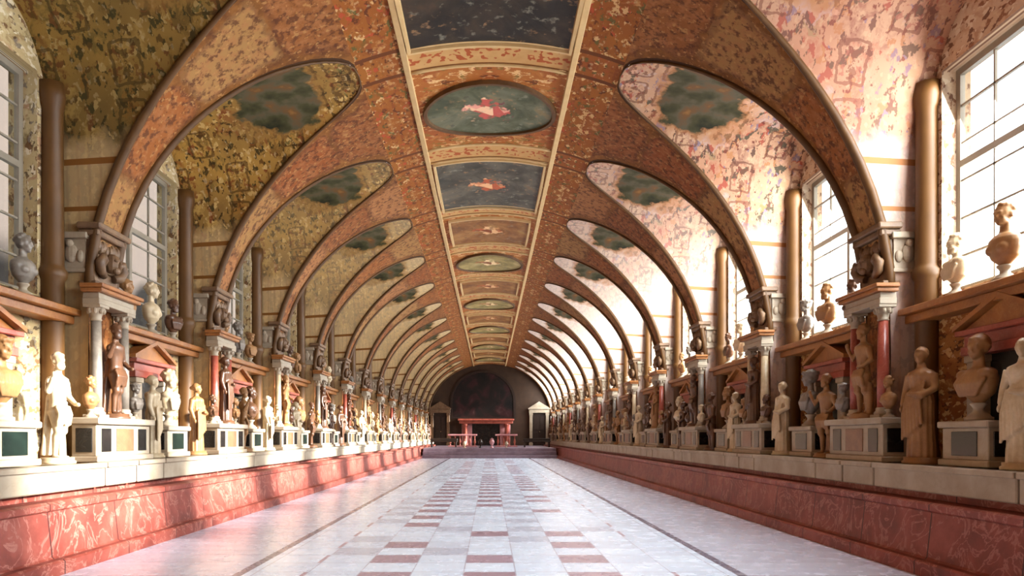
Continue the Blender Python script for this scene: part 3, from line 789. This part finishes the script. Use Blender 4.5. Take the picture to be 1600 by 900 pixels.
for b in range(2, NB-1):
    if b in KIND: shp, mt, dn, rx, ry, yc = KIND[b]
    else:
        shp = 'oval' if b % 2 == 0 else 'rect'; mt = [fr_olive, fr_brown][b % 2]; dn = ['olive', 'brown'][b % 2]; rx, ry, yc = 1.08, 1.2, Y0+P*(b+1)
    t = thing('ceiling_painting', '%s %s painting on the centre of the vault, %s from the front' % (dn, {'oval': 'oval', 'rect': 'rectangular'}[shp], ORD[b-1]), 'painting', (0, yc, zc(0)), 0, 'paintings down the centre of the vault')
    n = 48
    def ring(s, dz):
        out = []
        for i in range(n):
            a = 2*pi*i/n
            if shp == 'oval': x, y = cos(a)*rx, sin(a)*ry
            else:
                m = max(abs(cos(a)), abs(sin(a))); x, y = cos(a)/m*rx, sin(a)/m*ry
            x += s*(1 if x > 0 else -1)*abs(cos(a))*(1 if shp == 'oval' else 1.0); y += s*(1 if y > 0 else -1)*abs(sin(a))
            out.append((x, y, zc(x)-zc(0)+dz))
        return out
    m = MB(); rs = [[m.bm.verts.new((p[0]*q, p[1]*q, zc(p[0]*q)-zc(0)-.03)) for p in ring(0, 0)] for q in (1, .75, .5, .25)]
    c0 = m.bm.verts.new((0, 0, -.03))
    for a, c in zip(rs, rs[1:]):
        for i in range(n): m.bm.faces.new((a[i], a[(i+1) % n], c[(i+1) % n], c[i]))
    for i in range(n): m.bm.faces.new((rs[-1][i], rs[-1][(i+1) % n], c0))
    m.build('painted_panel', mt, t)
    m = MB(); prs = [ring(.0, -.02), ring(.01, -.07), ring(.07, -.07), ring(.09, .02)]
    vs = [[m.bm.verts.new(p) for p in r] for r in prs]
    for a, c in zip(vs, vs[1:]):
        for i in range(n): m.bm.faces.new((a[i], a[(i+1) % n], c[(i+1) % n], c[i]))
    m.build('picture_frame', M['cream'] if shp == 'rect' else M['trim'], t)

# ------------------------------------------------------------------ far end: doors, chimneypiece, overmantel painting
F = .64
def door_case(idx, x, mt_case, lab):
    m = MB(); m.box(x-.55, x+.55, YE-.10, YE-.02, F, F+2.7, .01)
    d = struct(m.build('door_%d' % idx, M['wood']))
    for px in (-.27, .27):
        for z0, z1 in ((.2, 1.1), (1.3, 2.4)):
            q = MB(); q.box(x+px-.2, x+px+.2, YE-.13, YE-.10, F+z0, F+z1, .02); q.build('door_panel', M['wood'], d)
    q = MB(); q.ell((x+.05, YE-.15, F+1.15), (.03, .03, .03)); q.build('door_handle', M['cream'], d)
    t = thing('door_surround', lab, 'door surround')
    for s in (-1, 1):
        q = MB(); q.box(x+s*.55, x+s*.80, YE-.28, YE, F, F+2.7, .015); q.box(x+s*.52, x+s*.83, YE-.32, YE, F, F+.2, .015); q.box(x+s*.52, x+s*.83, YE-.32, YE, F+2.5, F+2.7, .015); q.build('pilaster', M[mt_case], t)
    q = MB(); q.box(x-.85, x+.85, YE-.30, YE, F+2.7, F+3.0, .015); q.box(x-.9, x+.9, YE-.38, YE, F+3.0, F+3.1, .015); q.build('lintel', M[mt_case], t)
    q = MB(); q.poly([(x-0.88, YE-.30, F+3.1), (x+0.88, YE-.30, F+3.1), (x, YE-.30, F+3.65)], (0, .28, 0)); q.build('pediment', M[mt_case], t)
door_case(1, -4.1, 'carved', 'dark brown pedimented surround of the door at the far left end')  # darker material than its twin stands in for the unlit side
door_case(2, 4.1, 'lime', 'pedimented surround, coloured pale as lit, of the door at the far right end')  # paler material than its twin stands in for light on this side
t = thing('overmantel_painting', 'large dark arched painting filling the middle of the far wall', 'painting', (-.55, YE-.06, 0))
def arch(hw, z0, zs_, n=20): return [(-hw, 0, z0)]+[(-hw*cos(pi*i/n), 0, zs_+hw*.95*sin(pi*i/n)) for i in range(n+1)]+[(hw, 0, z0)]
def mat_over():
    k = NT('overmantel_paint', .5, .2); x, y, z = k.obj(); V = k.vec(x, z, 0.0)
    col = k.ramp(k.noise(V, .9, 5, .6, .8), [(.3, '0e0d0c'), (.5, '1d1512'), (.62, '33191a'), (.75, '4c3a34')])
    return k.done(col)
m = MB(); m.poly(arch(2.55, 3.0, 4.3), (0, .04, 0)); m.build('painted_canvas', mat_over(), t)
m = MB(); a, c = arch(2.72, 2.9, 4.3), arch(2.52, 3.0, 4.3)
r1 = [m.bm.verts.new((p[0], -.05, p[2])) for p in a]; r2 = [m.bm.verts.new((p[0], -.05, p[2])) for p in c]; r3 = [m.bm.verts.new((p[0], .05, p[2])) for p in a]; r4 = [m.bm.verts.new((p[0], .02, p[2])) for p in c]
for i in range(len(a)):
    j = (i+1) % len(a)
    m.bm.faces.new((r1[i], r1[j], r2[j], r2[i])); m.bm.faces.new((r1[i], r3[i], r3[j], r1[j])); m.bm.faces.new((r2[i], r2[j], r4[j], r4[i]))
m.build('picture_frame', M['wood'], t)
t = thing('chimneypiece', 'red marble chimneypiece in the middle of the far wall', 'fireplace', (-.3, YE, F))
for s in (-1, 1):
    m = MB(); m.lathe([(.26, 0), (.26, .12), (.2, .18), (.17, .3), (.16, 1.5), (.2, 1.6), (.26, 1.7), (.26, 1.8)], (s*1.7, -.6, 0), 16); m.build('column', M['redm'], t)
    m = MB(); m.box(s*1.15, s*2.0, -.4, 0, 0, 1.8, .02); m.build('jamb', M['pink'], t)
m = MB(); m.box(-2.2, 2.2, -.85, 0, 1.8, 2.05, .02); m.box(-2.3, 2.3, -.95, 0, 2.05, 2.2, .02); m.build('mantel_shelf', M['redm'], t)
m = MB(); m.box(-1.15, 1.15, -.12, 0, 0, 1.8); m.build('fireback', M['darkpanel'], t)
# furniture and small sculptures on the raised floor
def baluster_rail(x0, x1, y, lab):
    t = thing('balustrade', lab, 'balustrade', ((x0+x1)/2, y, F)); L = x1-x0
    m = MB(); m.box(-L/2, L/2, -.12, .12, .8, .92, .02); m.build('handrail', M['pink'], t)
    m = MB(); m.box(-L/2, L/2, -.12, .12, 0, .1, .02); m.build('bottom_rail', M['pink'], t)
    n = int(L/.35)
    for i in range(n):
        m = MB(); m.lathe([(.06, .1), (.06, .16), (.04, .2), (.085, .36), (.04, .6), (.035, .66), (.06, .74), (.06, .8)], (-L/2+L*(i+.5)/n, 0, 0), 10); m.build('baluster', M['redm'], t)
baluster_rail(-3.0, -.9, 52.0, 'red marble balustrade left of the opening on the raised floor')
baluster_rail(.4, 2.0, 52.0, 'red marble balustrade right of the opening on the raised floor')
def urn(x, y, h, mt, lab):
    t = thing('stone_urn', lab, 'urn', (x, y, F))
    m = MB(); m.lathe([(.5*h*.4, 0), (.5*h*.4, .08*h), (.08*h, .16*h), (.07*h, .24*h), (.2*h, .4*h), (.28*h, .62*h), (.26*h, .78*h), (.16*h, .86*h), (.2*h, .92*h), (.22*h, .95*h)], seg=20); m.build('vessel', M[mt], t)
    m = MB(); m.lathe([(.22*h, .95*h), (.15*h, .99*h), (.04*h, 1.02*h), (.05*h, 1.06*h), (.01*h, 1.09*h)], seg=16); m.build('lid', M[mt], t)
urn(-1.65, 47.6, .42, 'marble', 'pale stone urn leftmost on the edge of the raised floor')
urn(-.6, 47.6, .55, 'wood', 'small dark urn near the middle of the raised floor edge')
urn(.15, 47.6, .6, 'pink', 'pink marble urn right of the small dark urn')
urn(1.1, 47.6, .42, 'lime', 'cream stone urn rightmost on the edge of the raised floor')
def bench(x, y, lab):
    t = thing('dark_bench', lab, 'bench', (x, y, F))
    m = MB(); m.box(-.95, .95, -.25, .25, .36, .44, .02); m.build('seat', M['wood'], t)
    m = MB(); m.box(-.95, .95, .2, .27, .44, .62, .02); m.build('backrest', M['wood'], t)
    for sx in (-1, 1):
        for sy in (-1, 1):
            m = MB(); m.box(sx*.85-.05, sx*.85+.05, sy*.2-.04, sy*.2+.04, 0, .36, .008); m.build('leg', M['wood'], t)
bench(-3.2, 50.5, 'dark wooden bench at the left of the raised floor')
bench(3.3, 50.5, 'dark wooden bench at the right of the raised floor')
